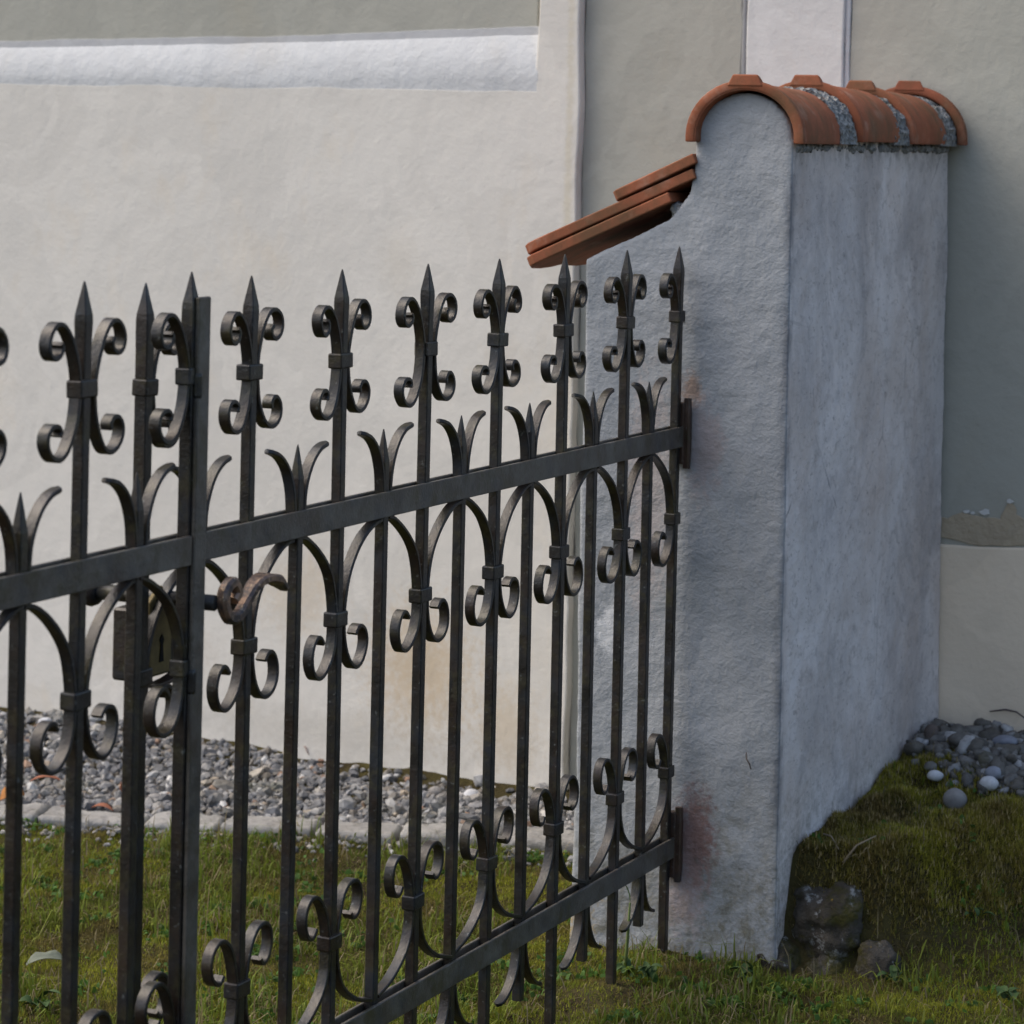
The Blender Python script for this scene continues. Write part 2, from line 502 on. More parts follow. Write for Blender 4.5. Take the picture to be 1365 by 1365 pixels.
# ------------------------------------------------------------------ ground
XB = 2.60                                        # face of the projecting left block of the building
def x_edge(y):                                   # line of the edging stones
    return 1.86 + (1.67 - np.asarray(y)) * .325
def ground_z(x, y):
    x = np.asarray(x, float); y = np.asarray(y, float)
    # lawn behind the gate and gravel bed rising to the building
    s = np.clip((x - x_edge(y)) / np.maximum(XB - x_edge(y), .2), 0, 1)
    base_h = np.clip(.028 + .045 * (y - .77) / 1.4, .02, .16)
    zin = base_h * s ** 1.3 - .012 * sstep(.02, .10, s) * (s < .999)
    # bank outside the wall
    d = np.maximum(-.21 - y, 0)
    e = 1.665 + d * .25 + 1.1 * np.maximum(d - .17, 0)
    wd = .045 + 1.0 * np.maximum(d - .14, 0)
    zout = .205 * sstep(e - wd, e + wd, x) + .05 * sstep(1.9, 2.6, x) * np.exp(-d * .8)
    zout = zout * np.exp(-np.maximum(d - .5, 0) * .55)
    k = sstep(-.20, -.05, y)
    z = zout * (1 - k) + zin * k
    near = np.exp(-((x - 1.5) ** 2 + (y - .2) ** 2) / 18.0)
    return z + near * (.030 * (fbm(x * 3.1 + 7, y * 3.1, 3) - .5) + .030 * (fbm(x * 12, y * 12 + 3, 9) - .5) + .075 * (y < -.2) * sstep(1.55, 1.8, x) * (fbm(x * 10, y * 10, 15) - .45))

def axis(lo, hi, a, b, step, grow=1.25):
    v = list(np.arange(a, b + 1e-6, step))
    s = step
    while v[-1] < hi: s *= grow; v.append(v[-1] + s)
    s = step
    while v[0] > lo: s *= grow; v.insert(0, v[0] - s)
    return np.array(v)
gx, gy = axis(-60, 60, .2, 2.75, .02), axis(-60, 60, -1.3, 2.4, .02)
GX, GY = np.meshgrid(gx, gy, indexing='ij')
GZ = ground_z(GX, GY)
nx_, ny_ = len(gx), len(gy)
V = np.stack([GX, GY, GZ], -1).reshape(-1, 3)
I = np.arange(nx_ * ny_).reshape(nx_, ny_)
F = np.stack([I[:-1, :-1], I[1:, :-1], I[1:, 1:], I[:-1, 1:]], -1).reshape(-1, 4)
def np_mesh(name, V, F, mat, smooth=False, col=None):
    me = bpy.data.meshes.new(name)
    V = np.ascontiguousarray(V, dtype=np.float32); F = np.ascontiguousarray(F, dtype=np.int32)
    k = F.shape[1]
    me.vertices.add(len(V)); me.vertices.foreach_set('co', V.ravel())
    me.loops.add(F.size); me.loops.foreach_set('vertex_index', F.ravel())
    me.polygons.add(len(F)); me.polygons.foreach_set('loop_start', np.arange(0, F.size, k, dtype=np.int32))
    me.polygons.foreach_set('use_smooth', np.full(len(F), smooth))
    me.update(calc_edges=True)
    if col is not None:
        a = me.color_attributes.new('Col', 'FLOAT_COLOR', 'POINT')
        a.data.foreach_set('color', np.concatenate([col, np.ones((len(col), 1))], 1).astype(np.float32).ravel())
    me.materials.append(mat)
    return me
o = inst('ground', np_mesh('ground', V, F, M_soil, True)); tag(o, kind='structure')

# unseen pale sheet, added to bounce light and be mirrored in the iron
t_ = NT('pale_bounce_sheet')
M_bounce = t_.done(t_.mix(t_.ramp(t_.voro(60, out='Color'), [(.2, 0.0), (.9, 1.0)]), (.30, .285, .26), (.52, .50, .46)), .95, t_.bump(t_.voro(60), .8, .01), spec=.1)
px_, py_ = np.linspace(3.4, 16, 40), np.linspace(-14, -1.05, 40)
PX, PY = np.meshgrid(px_, py_, indexing='ij'); I2 = np.arange(1600).reshape(40, 40)
o = inst('bounce_sheet', np_mesh('bounce_sheet', np.stack([PX, PY, ground_z(PX, PY) + .06], -1).reshape(-1, 3), np.stack([I2[:-1, :-1], I2[1:, :-1], I2[1:, 1:], I2[:-1, 1:]], -1).reshape(-1, 4), M_bounce, True)); tag(o, kind='structure')

# ------------------------------------------------------------------ building
bld = empty('building', (2.9, .6, 0), 'pale limewashed building wall with grey-green panels behind the gate', 'building')
bld_loc = Vector(bld.location)
def bchild(o):
    o.parent = bld; o.matrix_parent_inverse = Matrix.Translation(-bld_loc); return o
def wob_panel(name, x0, x1, outline, mat, step=.03, amp=.003, seed=0, bev=None):
    """slab between x0 (face) and x1 (back) with a hand-made, slightly wandering (y,z) outline"""
    pts = []
    n = len(outline)
    for i in range(n):
        a, b = np.array(outline[i]), np.array(outline[(i + 1) % n])
        L = np.linalg.norm(b - a); k = max(1, int(min(L / step, 120)))
        for j in range(k):
            p = a + (b - a) * j / k
            if 0 < j:
                nn = np.array([-(b - a)[1], (b - a)[0]]) / L
                p = p + nn * amp * 2 * (mnoise.noise((p[0] * 6 + seed, p[1] * 6, seed * 1.7)) + .5 * mnoise.noise((p[0] * 19 + seed, p[1] * 19, seed)))
            pts.append(p)
    m = len(pts)
    Vv = [(x0, p[0], p[1]) for p in pts] + [(x1, p[0], p[1]) for p in pts]
    Ff = [tuple(range(m)), tuple(range(2 * m - 1, m - 1, -1))] + [(i, i + m, (i + 1) % m + m, (i + 1) % m) for i in range(m)]
    me = mesh(name, Vv, Ff, mat)
    bm = bmesh.new(); bm.from_mesh(me); bmesh.ops.recalc_face_normals(bm, faces=bm.faces)
    ed = [e for e in bm.edges if all(abs(v.co.x - x0) < 1e-6 for v in e.verts)]
    bmesh.ops.bevel(bm, geom=ed, offset=bev or min(.004, abs(x1 - x0) * .4), segments=2, affect='EDGES', profile=.5)
    bm.to_mesh(me); bm.free()
    return bchild(inst(name, me))
bchild(box('core_wall', (2.66, -.95, -.3), (7.0, 6, 5.0), M_grey))  # right end stops short out of view so the iron reflects open sky
# left block: high white plinth, cream corner strip, grey panel
wob_panel('plinth', 2.600, 2.67, [(.655, -.3), (6, -.3), (6, 1.625), (.762, 1.625), (.762, 5.0), (.655, 5.0)], M_white, seed=1)
ys_ = np.concatenate([np.arange(.757, 2.6, .03), [3.5, 6.0]])
zl_ = np.interp(ys_, [.75, 1.1, 1.55, 1.95, 6], [1.652, 1.645, 1.628, 1.634, 1.63]); zu_ = np.interp(ys_, [.75, 1.4, 2.2, 6], [1.757, 1.735, 1.716, 1.716])
Vv, Ff = [], []
sec = [(2.6006, -.60), (2.6003, -.10), (2.5994, .0), (2.5996, .16), (2.6035, .42), (2.611, .74), (2.6225, 1.0), (2.66, 1.02)]
for i, (y_, zl, zu) in enumerate(zip(ys_, zl_, zu_)):
    wv = .004 * mnoise.noise((y_ * 7, 3.1, 0)) + .003 * mnoise.noise((y_ * 17, 9.1, 0)); wu = .002 * mnoise.noise((y_ * 11, 5.1, 0))
    for (xx_, f_) in sec: Vv.append((xx_, y_, zl + wv + (zu + wu - zl - wv) * f_))
ns_ = len(sec)
for i in range(len(ys_) - 1):
    for k in range(ns_ - 1): Ff.append((i * ns_ + k, i * ns_ + k + 1, (i + 1) * ns_ + k + 1, (i + 1) * ns_ + k))
Ff.append(tuple(range(ns_)))
me = mesh('ledge', Vv, Ff, M_white2, True)
bm = bmesh.new(); bm.from_mesh(me); bmesh.ops.recalc_face_normals(bm, faces=bm.faces); bm.to_mesh(me); bm.free()
me.set_sharp_from_angle(angle=math.radians(50))
bchild(inst('ledge', me))
wob_panel('panel', 2.622, 2.67, [(.766, 1.705), (6, 1.705), (6, 5), (.766, 5)], M_grey, seed=4)
wob_panel('edge_line', 2.6208, 2.6225, [(.7635, 1.752), (1.4, 1.730), (2.2, 1.712), (6, 1.712), (6, 1.727), (2.2, 1.729), (1.4, 1.748), (.7635, 1.772)], M_line2, amp=.002, seed=5)  # mid-grey strip along the lower edge of the panel
# recessed bay, pale lesene, right-hand bay
wob_panel('panel', 2.630, 2.67, [(.6545, -.3), (.6545, 5), (.275, 5), (.275, -.3)], M_grey, seed=7)
wob_panel('edge_line', 2.6285, 2.67, [(.275, -.3), (.275, 5), (.262, 5), (.262, -.3)], M_line, amp=.001, seed=8)  # narrow dark grey strip beside the lesene
wob_panel('lesene', 2.626, 2.67, [(.262, -.3), (.262, 5), (.036, 5), (.036, -.3)], M_frame, amp=.0015, seed=9)
wob_panel('edge_line', 2.634, 2.67, [(.036, .66), (.036, 5), (.024, 5), (.024, .66)], M_white2, amp=.002, seed=11)
wob_panel('panel', 2.638, 2.67, [(.024, .66), (.024, 5), (-.955, 5), (-.955, .66)], M_grey, seed=12)
wob_panel('plinth', 2.630, 2.67, [(.036, -.3), (.036, .66), (-.30, .660), (-.45, .668), (-.955, .668), (-.955, -.3)], M_plinth, amp=.002, seed=13)
wob_panel('bare_patch', 2.634, 2.637, [(.02, .664), (.02, .71), (-.22, .715), (-.25, .73), (-.30, .722), (-.335, .722), (-.355, .76), (-.365, .755), (-.37, .735), (-.40, .72), (-.7, .715), (-.7, .672), (-.4, .672)], M_patch, step=.008, amp=.008, seed=14)
for cy, cz, r_, sd in ((-.262, .733, .006, 1), (-.302, .735, .009, 2), (-.275, .731, .004, 3), (-.356, .762, .006, 4)):
    wob_panel('paint_chip', 2.6325, 2.6345, [(cy + r_ * math.cos(a) * (1.3 + .3 * math.sin(3 * a + sd)), cz + r_ * .7 * math.sin(a) * (1 + .3 * math.cos(2 * a + sd))) for a in np.linspace(0, 2 * math.pi, 9)[:-1]], M_chip, amp=.001, seed=20 + sd)

# ------------------------------------------------------------------ boundary wall stub with tiled cap
bw = empty('boundary_wall', (2.1, 0, 0), 'short roughcast boundary wall with red tile capping that carries the gate', 'wall')
bw_loc = Vector(bw.location)
def wchild(o, par=None):
    if par is None:
        o.parent = bw; o.matrix_parent_inverse = Matrix.Translation(-bw_loc)
    else:
        o.parent = par; o.matrix_parent_inverse = par.matrix_world.inverted()
    return o
CY, CZ, CR = -.1145, 1.515, .0965
CRZ = .092
prof = [(-.211, -.06), (.203, -.06), (.199, .6), (.199, 1.287), (.03, 1.372), (-.006, 1.418), (-.018, 1.46)]
prof += [(CY + CR * math.cos(a), CZ + CRZ * math.sin(a)) for a in np.linspace(0, math.pi, 14)]
x0w, x1w = 1.607, 2.6245
m = len(prof)
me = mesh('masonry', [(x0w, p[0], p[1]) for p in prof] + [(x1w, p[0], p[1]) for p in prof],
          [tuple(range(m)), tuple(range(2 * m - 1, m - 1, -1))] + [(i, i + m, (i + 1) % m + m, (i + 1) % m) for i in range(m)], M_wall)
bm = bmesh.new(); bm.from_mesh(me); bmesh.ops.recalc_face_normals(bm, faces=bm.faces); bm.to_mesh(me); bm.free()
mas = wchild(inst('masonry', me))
def clouds(name, size, depth=3):
    t = bpy.data.textures.new(name, 'CLOUDS'); t.noise_scale = size; t.noise_depth = depth; return t
def remesh(o, vox, disp, smooth=True):
    r = o.modifiers.new('remesh', 'REMESH'); r.mode = 'VOXEL'; r.voxel_size = vox; r.use_smooth_shade = smooth
    for i, (size, st) in enumerate(disp):
        d = o.modifiers.new('disp', 'DISPLACE'); d.texture = clouds('clouds', size); d.strength = st; d.mid_level = .5; d.texture_coords = 'GLOBAL'
remesh(mas, .007, [(.30, .014), (.06, .004), (.02, .0015)])
# footing of rubble under the plaster
def lump(name, lo, hi, mat, vox=.012, disp=((.12, .07), (.035, .03), (.012, .01)), par=None, bev=.03):
    o = inst(name, box_mesh(name, lo, hi, mat, bev, 2))
    remesh(o, vox, disp)
    return wchild(o, par)
lump('footing', (1.635, -.19, -.25), (2.5, .185, .02), M_rock, .015, ((.1, .03), (.03, .015)))
lump('footing_rubble', (1.655, -.350, -.15), (1.92, -.195, .150), M_rock, .007, ((.16, .07), (.06, .03), (.02, .014), (.008, .006)), bev=.05)
lump('footing_rubble', (1.606, -.250, -.15), (1.72, -.150, .045), M_rock, .007, ((.10, .06), (.045, .025), (.014, .010)), bev=.03)
lump('footing_rubble', (1.640, -.420, -.15), (1.78, -.330, .060), M_rock, .007, ((.10, .06), (.045, .025), (.014, .010)), bev=.03)
lump('footing_rubble', (1.618, -.330, -.15), (1.72, -.260, .030), M_rock, .007, ((.08, .05), (.045, .025), (.014, .010)), bev=.03)
lump('footing_rubble', (1.588, -.13, -.15), (1.70, .09, -.002), M_rock, .009, ((.09, .05), (.035, .035), (.015, .015)), bev=.03)
# half-round cap tiles
def arc_strip(name, x0, x1, r_in, r_out, skirt, mat, cy=CY - .010, cz=1.527, flare=0.0, nseg=22, nx=5, rough=0.0):
    Vv, Ff = [], []
    prof = []
    prof.append((1.0, 0, -skirt)); 
    A = np.linspace(0, math.pi, nseg)
    ring = []
    for a in A: ring.append((math.cos(a), math.sin(a), 0.0))
    ring = [(1.0, 0.0, -skirt), (1.0, 0.0, -skirt * .98)][:1] + ring + [(-1.0, 0.0, -skirt)]
    n = len(ring)
    xs = np.linspace(x0, x1, nx)
    for x in xs:
        f = 1 + flare * (1 - (x - x0) / (x1 - x0))
        for r_ in (r_out, r_in):
            for c, s, dz in ring:
                j = rough * mnoise.noise((x * 60, c * 9, s * 9)) if rough else 0
                Vv.append((x + (rough * .8 * mnoise.noise((x * 3, c * 14 + 5, s * 14)) if rough else 0), cy + (r_ * f + j) * c, cz + (r_ * f * .90 + j) * s + dz))
    st = 2 * n
    for i in range(nx - 1):
        for k in range(n - 1):
            a, b = i * st + k, (i + 1) * st + k
            Ff.append((a, a + 1, b + 1, b)); Ff.append((a + n, b + n, b + n + 1, a + n + 1))
        Ff.append((i * st, (i + 1) * st, (i + 1) * st + n, i * st + n))
        Ff.append((i * st + n - 1, i * st + 2 * n - 1, (i + 1) * st + 2 * n - 1, (i + 1) * st + n - 1))
    for i in (0, nx - 1):
        for k in range(n - 1):
            a = i * st + k
            Ff.append((a, a + n, a + n + 1, a + 1))
    me = mesh(name, Vv, Ff, mat)
    bm = bmesh.new(); bm.from_mesh(me); bmesh.ops.recalc_face_normals(bm, faces=bm.faces)
    if not rough:
        ed = [e for e in bm.edges if e.calc_face_angle(0) > 1.0]
        bmesh.ops.bevel(bm, geom=ed, offset=.003, segments=2, affect='EDGES', profile=.5)
    bm.to_mesh(me); bm.free()
    for p in me.polygons: p.use_smooth = True
    try: me.set_sharp_from_angle(angle=math.radians(40))
    except Exception: pass
    return me
caps = [(1.583, 1.868, 0, .0), (1.925, 2.200, .006, .4), (2.262, 2.528, .004, -.5), (2.598, 2.632, .004, .8)]
for i, (xa, xb_, dz, yaw) in enumerate(caps):
    grow = (0, .003, .003, .012)[i]
    me = arc_strip('cap_tile', xa, xb_, 0.088 + grow, .1035 + grow, 0.011, M_tile if i < 3 else M_tile2, cz=1.527 + dz, flare=.085)
    t = wchild(inst('cap_tile', me))
    me = arc_strip('rim', xa - .002, xa + .016, .0985 + grow, .1165 + grow, .0115, M_tile if i < 3 else M_tile2, cz=1.527 + dz, nx=3)
    wchild(inst('rim', me), t)
    # raised lug on the crown of the near rim
    zt = 1.527 + dz + (.1165 + grow) * .90
    cy = CY - .010
    hw0, hw1, L, hh = .036, .025, min(.045, xb_ - xa), .0105
    Vv = [(xa - .004, cy - hw0, zt - .012), (xa - .004, cy + hw0, zt - .012), (xa - .002, cy + hw1, zt + hh), (xa - .002, cy - hw1, zt + hh),
          (xa + L, cy - hw0 * .7, zt - .012), (xa + L, cy + hw0 * .7, zt - .012), (xa + L * .45, cy + hw1 * .8, zt + hh * .8), (xa + L * .45, cy - hw1 * .8, zt + hh * .8)]
    me = mesh('lug', Vv, [(0, 3, 2, 1), (4, 5, 6, 7), (0, 1, 5, 4), (3, 7, 6, 2), (0, 4, 7, 3), (1, 2, 6, 5)], M_tile if i < 3 else M_tile2)
    bm = bmesh.new(); bm.from_mesh(me); bmesh.ops.recalc_face_normals(bm, faces=bm.faces)
    bmesh.ops.bevel(bm, geom=bm.edges[:], offset=.003, segments=2, affect='EDGES', profile=.5); bm.to_mesh(me); bm.free()
    wchild(inst('lug', me), t)
for xa, xb_ in ((1.825, 1.945), (2.160, 2.280), (2.485, 2.615)):
    me = arc_strip('mortar_joint', xa, xb_, 0.08, .1068, .010, M_mortar, nx=16, nseg=60, rough=.008)
    wchild(inst('mortar_joint', me))
# bed of mortar below the rims
bed = wchild(box('mortar_bed', (1.62, -.2155, 1.503), (2.62, -.19, 1.519), M_mortar))
remesh(bed, .006, [(.03, .02), (.01, .01)])
# plain tiles on the sloping inner shoulder: three layers, laid side by side along the wall
SL = math.radians(24.6)
def slope_tile(y_low, y_high, z_low, thick, xa, wdt, mat, jit):
    L = (y_low - y_high) / math.cos(SL)
    n = 7
    Vv = []
    # plan outline: straight sides, softly rounded lower end
    outl = [(0, 0), (wdt, 0), (wdt, L * .90)] + [(wdt / 2 + wdt / 2 * math.cos(a), L * .90 + L * .10 * math.sin(a)) for a in np.linspace(0, math.pi, n)[1:-1]] + [(0, L * .90)]
    for zz in (0, thick):
        for px, pl in outl: Vv.append((px, pl, zz))
    k = len(outl)
    Ff = [tuple(range(k))[::-1], tuple(range(k, 2 * k))] + [(i, (i + 1) % k, (i + 1) % k + k, i + k) for i in range(k)]
    me = mesh('roof_tile', Vv, Ff, mat)
    bm = bmesh.new(); bm.from_mesh(me); bmesh.ops.recalc_face_normals(bm, faces=bm.faces)
    bmesh.ops.bevel(bm, geom=bm.edges[:], offset=.0025, segments=2, affect='EDGES', profile=.5); bm.to_mesh(me); bm.free()
    o = inst('roof_tile', me)
    z_high = z_low + (y_low - y_high) * math.tan(SL)
    o.matrix_world = Matrix.Translation((xa, y_high, z_high)) @ Matrix.Rotation(-SL + jit * .012, 4, 'X') @ Matrix.Rotation(jit * .01, 4, 'Z')
    return o
for layer, (yl, yh, zl, off) in enumerate(((.330, .022, 1.262, .0), (.328, -.024, 1.287, -.09), (.148, -.026, 1.397, .0))):
    xa = 1.597 + (.004 if layer == 1 else 0)
    k = 0
    while xa < 2.60:
        wd = .182 if not (k == 0 and layer == 1) else .092
        wd = min(wd, 2.620 - xa)
        if wd > .03:
            o = slope_tile(yl + random.uniform(-.004, .004) * (k > 0), yh, zl, .0195, xa, wd - .003, M_tile2 if layer == 1 and k % 3 == 1 else M_tile, random.uniform(-1, 1))
            bpy.context.view_layer.update()
            wchild(o)
        xa += wd; k += 1
bm_ = box('mortar_fillet', (1.612, -.03, 1.33), (2.62, .03, 1.40), M_mortar)
wchild(bm_); remesh(bm_, .008, [(.03, .02)])

# ------------------------------------------------------------------ iron gate
RT0, RT1 = .9475, .9855
BR0, BR1 = .183, .2205
BAR = .0079
FLEUR = [(.0545, 1.2500), (.0500, 1.2440), (.0525, 1.2350), (.0620, 1.2305), (.0720, 1.2350), (.0770, 1.2470), (.0735, 1.2610), (.0615, 1.2695), (.0460, 1.2670), (.0310, 1.2530), (.0200, 1.2300), (.0135, 1.2080), (.0117, 1.1900),
         (.0128, 1.1740), (.0165, 1.1530), (.0240, 1.1330), (.0360, 1.1165), (.0510, 1.1100), (.0660, 1.1135), (.0755, 1.1250), (.0758, 1.1390), (.0680, 1.1490), (.0570, 1.1500), (.0500, 1.1430), (.0515, 1.1355)]
ARCH = [(.1235, .9445), (.1080, .9415), (.0910, .9350), (.0710, .9235), (.0525, .9090), (.0380, .8930), (.0272, .8760), (.0192, .8560), (.0142, .8360), (.0120, .8200), (.0117, .8080), (.0135, .7850), (.0215, .7610), (.0360, .7430), (.0520, .7355), (.0680, .7400), (.0790, .7540), (.0825, .7710), (.0775, .7870), (.0660, .7950), (.0545, .7930), (.0470, .7850)]
FOOT = [(.0500, .3740), (.0575, .3655), (.0690, .3665), (.0790, .3770), (.0825, .3940), (.0770, .4110), (.0625, .4205), (.0455, .4180), (.0305, .4050), (.0200, .3850), (.0137, .3620), (.0117, .3430), (.0125, .3270), (.0165, .3030), (.0290, .2770), (.0510, .2555), (.0820, .2390), (.1230, .2275)]
LEAF = [(.0112, .9600), (.0117, .9900), (.0165, 1.0200), (.0310, 1.0490), (.0530, 1.0680), (.0800, 1.0770)]
LEAFD = [(.0112, .2100), (.0117, .1800), (.0165, .1500), (.0300, .1240), (.0510, .1040), (.0780, .0930)]
iron = M_iron
mb = {}
def jig(P, a=.0016):
    n = len(P); out = []
    ph = random.uniform(0, 50)
    for i, (x, z) in enumerate(P):
        out.append((x + a * 1.6 * mnoise.noise((i * .35 + ph, 1.3, 0)) * min(1, x / .03), z + a * 1.6 * mnoise.noise((i * .35 + ph, 7.7, 3))))
    return out
for s_ in (1, -1):
    for v_ in range(4):
        mb['fleur', s_, v_] = band('scroll', jig(FLEUR, .0022), iron, .0165, .0062, s_)
        mb['arch', s_, v_] = band('arch_scroll', jig(ARCH, .0018), iron, .0165, .0062, s_)
        mb['foot', s_, v_] = band('foot_scroll', jig(FOOT, .0018), iron, .0165, .0062, s_)
        mb['leaf', s_, v_] = band('leaf', jig(LEAF, .0025), iron, .0165, .006, s_, ends_round=True)
        mb['leafd', s_, v_] = band('leaf', jig(LEAFD, .0025), iron, .0165, .006, s_, ends_round=True)
V4 = lambda: random.randrange(4)
mb['collar'] = box_mesh('collar', (-.0185, -.0115, -.0110), (.0185, .0115, .0110), iron, .0022, 2)
for sd_ in (1, -1):
    mb['half', sd_] = box_mesh('collar', (-.0115 if sd_ > 0 else -.0185, -.0115, -.0110), (.0185 if sd_ > 0 else .0115, .0115, .0110), iron, .0022, 2)
mb['bar'] = square_bar('bar', [(.012, BAR), (.5, BAR), (1.0, BAR), (1.20, BAR), (1.235, BAR), (1.255, .0083), (1.272, .0088), (1.280, .0084), (1.300, .0050), (1.316, .0020), (1.3205, .0008)], iron)
mb['stile'] = square_bar('stile', [(.012, .009), (.6, .009), (1.235, .009), (1.258, .0093), (1.276, .0092), (1.284, .0086), (1.303, .0050), (1.319, .0020), (1.3235, .0008)], iron)
mb['mid'] = square_bar('spike_bar', [(.087, BAR), (.5, BAR), (.96, BAR), (1.012, .0078), (1.030, .0076), (1.058, .0040), (1.073, .0016), (1.0775, .0007)], iron)

def picket(root, x, sides, kind='bar', zoff=0.0):
    j = lambda a: random.uniform(-a, a)
    b = inst(kind, mb[kind], root, (x, 0, zoff), (j(.002), j(.0025), j(.012)))
    for z in (1.190, .8145, .3435):
        c = inst('collar', mb['collar'] if len(sides) == 2 else mb['half', sides[0]], b, (0, 0, z + j(.002)), (j(.02), j(.03), j(.03)))
    for s_ in sides:
        inst('scroll', mb['fleur', s_, V4()], b, (0, 0, j(.002)), (0, j(.006), j(.03)))
        inst('arch_scroll', mb['arch', s_, V4()], b, (0, 0, 0), (0, j(.003), j(.012)))
        inst('foot_scroll', mb['foot', s_, V4()], b, (0, 0, j(.001)), (0, j(.003), j(.012)))
    return b
def spike(root, x, zoff=0.0):
    j = lambda a: random.uniform(-a, a)
    b = inst('spike_bar', mb['mid'], root, (x, 0, zoff), (j(.002), j(.002), j(.012)))
    for s_ in (1, -1):
        inst('leaf', mb['leaf', s_, V4()], b, (0, 0, j(.003)), (0, j(.004), j(.05)))
        inst('leaf', mb['leafd', s_, V4()], b, (0, 0, j(.003)), (0, j(.02), j(.05)))
    return b
def rails(root, xa, xb_, zoff=0.0, ends=True):
    for z0, z1 in ((RT0, RT1), (BR0, BR1)):
        for y0, y1 in ((-.0145, -.0083), (.0083, .0140)):
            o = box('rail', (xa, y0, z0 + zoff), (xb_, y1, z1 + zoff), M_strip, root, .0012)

# right-hand leaf, hinged on the wall
S = .266
gr = empty('gate_leaf', (0, 0, 0), 'right wrought iron gate leaf with lever handle, hinged on the boundary wall', 'gate')
rails(gr, -.279, 1.590)
picket(gr, -.270, (1,), 'stile', -.003)
for k in range(6): picket(gr, k * S, (1, -1))
picket(gr, 1.577, (-1,))
for k in range(-1, 5): spike(gr, (k + .5) * S)
spike(gr, (5 * S + 1.577) / 2)
# hinges
for z0, z1 in ((.915, 1.030), (.145, .268)):
    h = box('hinge', (1.588, -.016, z0), (1.606, .012, z1), M_rusty, gr, .003, 2)
    hk = inst('hinge_pin', square_bar('hinge_pin', [(z0 - .008, .006), (z0 + .02, .0075), (z1 - .02, .0075), (z1 + .008, .006)], M_rusty, .003), h, (1.598, -.0185, 0))
# lock
lk = box('lock_case', (-.258, .012, .803), (-.150, .050, .897), M_iron, gr, .003)
pl = [(-.240, .808), (-.186, .808), (-.186, .905), (-.213, .924), (-.240, .905)]
k = len(pl)
me = mesh('keyhole_plate', [(p[0], .0035, p[1]) for p in pl] + [(p[0], .0115, p[1]) for p in pl], [tuple(range(k)), tuple(range(2 * k - 1, k - 1, -1))] + [(i, i + k, (i + 1) % k + k, (i + 1) % k) for i in range(k)], M_lock)
bm = bmesh.new(); bm.from_mesh(me); bmesh.ops.recalc_face_normals(bm, faces=bm.faces); bmesh.ops.bevel(bm, geom=bm.edges[:], offset=.0015, segments=1, affect='EDGES'); bm.to_mesh(me); bm.free()
kp = inst('keyhole_plate', me, lk)
kh = [(-.2165, .824), (-.2065, .824), (-.209, .846), (-.2065, .853), (-.2115, .860), (-.2165, .853), (-.214, .846)]
obj('keyhole', [(a, .0022, b) for a, b in kh] + [(a, .006, b) for a, b in kh], [tuple(range(7)), tuple(range(13, 6, -1))] + [(i, i + 7, (i + 1) % 7 + 7, (i + 1) % 7) for i in range(7)], M_black, lk)
st_ = band('bolt_strap', [(-.262, .802), (-.235, .796), (-.20, .797), (-.17, .803)], M_rusty, .02, .005)
inst('bolt_strap', st_, lk, (0, .004, 0))
# lever handle: round spindle through the lock, curled lever in front, plain knob behind
def tube(name, pts, radii, mat, seg=12):
    Vv, Ff = [], []
    pts = [Vector(p) for p in pts]
    for i, p in enumerate(pts):
        t = (pts[min(i + 1, len(pts) - 1)] - pts[max(i - 1, 0)]).normalized()
        a = t.cross(Vector((0, 0, 1)));
        if a.length < 1e-3: a = t.cross(Vector((0, 1, 0)))
        a.normalize(); b = t.cross(a)
        r_ = radii[i]; r_ = r_ if isinstance(r_, tuple) else (r_, r_)
        for k in range(seg):
            an = 2 * math.pi * k / seg
            Vv.append(p + a * math.cos(an) * r_[0] + b * math.sin(an) * r_[1])
    for i in range(len(pts) - 1):
        for k in range(seg):
            k2 = (k + 1) % seg
            Ff.append((i * seg + k, i * seg + k2, (i + 1) * seg + k2, (i + 1) * seg + k))
    Ff.append(tuple(range(seg))[::-1]); Ff.append(tuple((len(pts) - 1) * seg + k for k in range(seg)))
    return mesh(name, Vv, Ff, mat, True)
sp_ = inst('spindle', tube('spindle', [(-.205, .115, .906), (-.205, .114, .906), (-.205, -.072, .906), (-.205, -.073, .906)], [.008, .0105, .0105, .008], M_iron), gr)
inst('knob', tube('knob', [(-.205, .104, .906), (-.205, .106, .906), (-.205, .116, .906), (-.205, .128, .906), (-.205, .134, .906)], [.008, .017, .021, .017, .006], M_iron), sp_)
LEV = [(-.170, .905), (-.160, .915), (-.172, .929), (-.190, .921), (-.193, .902), (-.178, .884), (-.154, .884), (-.135, .900), (-.118, .916), (-.096, .924), (-.068, .921), (-.046, .911), (-.032, .903)]
def lev_taper(u):
    return (.8 + .75 * max(0, min(1, (u - .55) / .3)) - (.9 * max(0, (u - .88) / .12)) , 1.0 + .35 * math.sin(min(1, u * 1.5) * math.pi) - .35 * max(0, (u - .85) / .15))
inst('lever', band('lever', LEV, M_handle, .020, .0125, 1, 6, taper_end=lev_taper, cham=.0045), sp_, (0, -.078, 0))

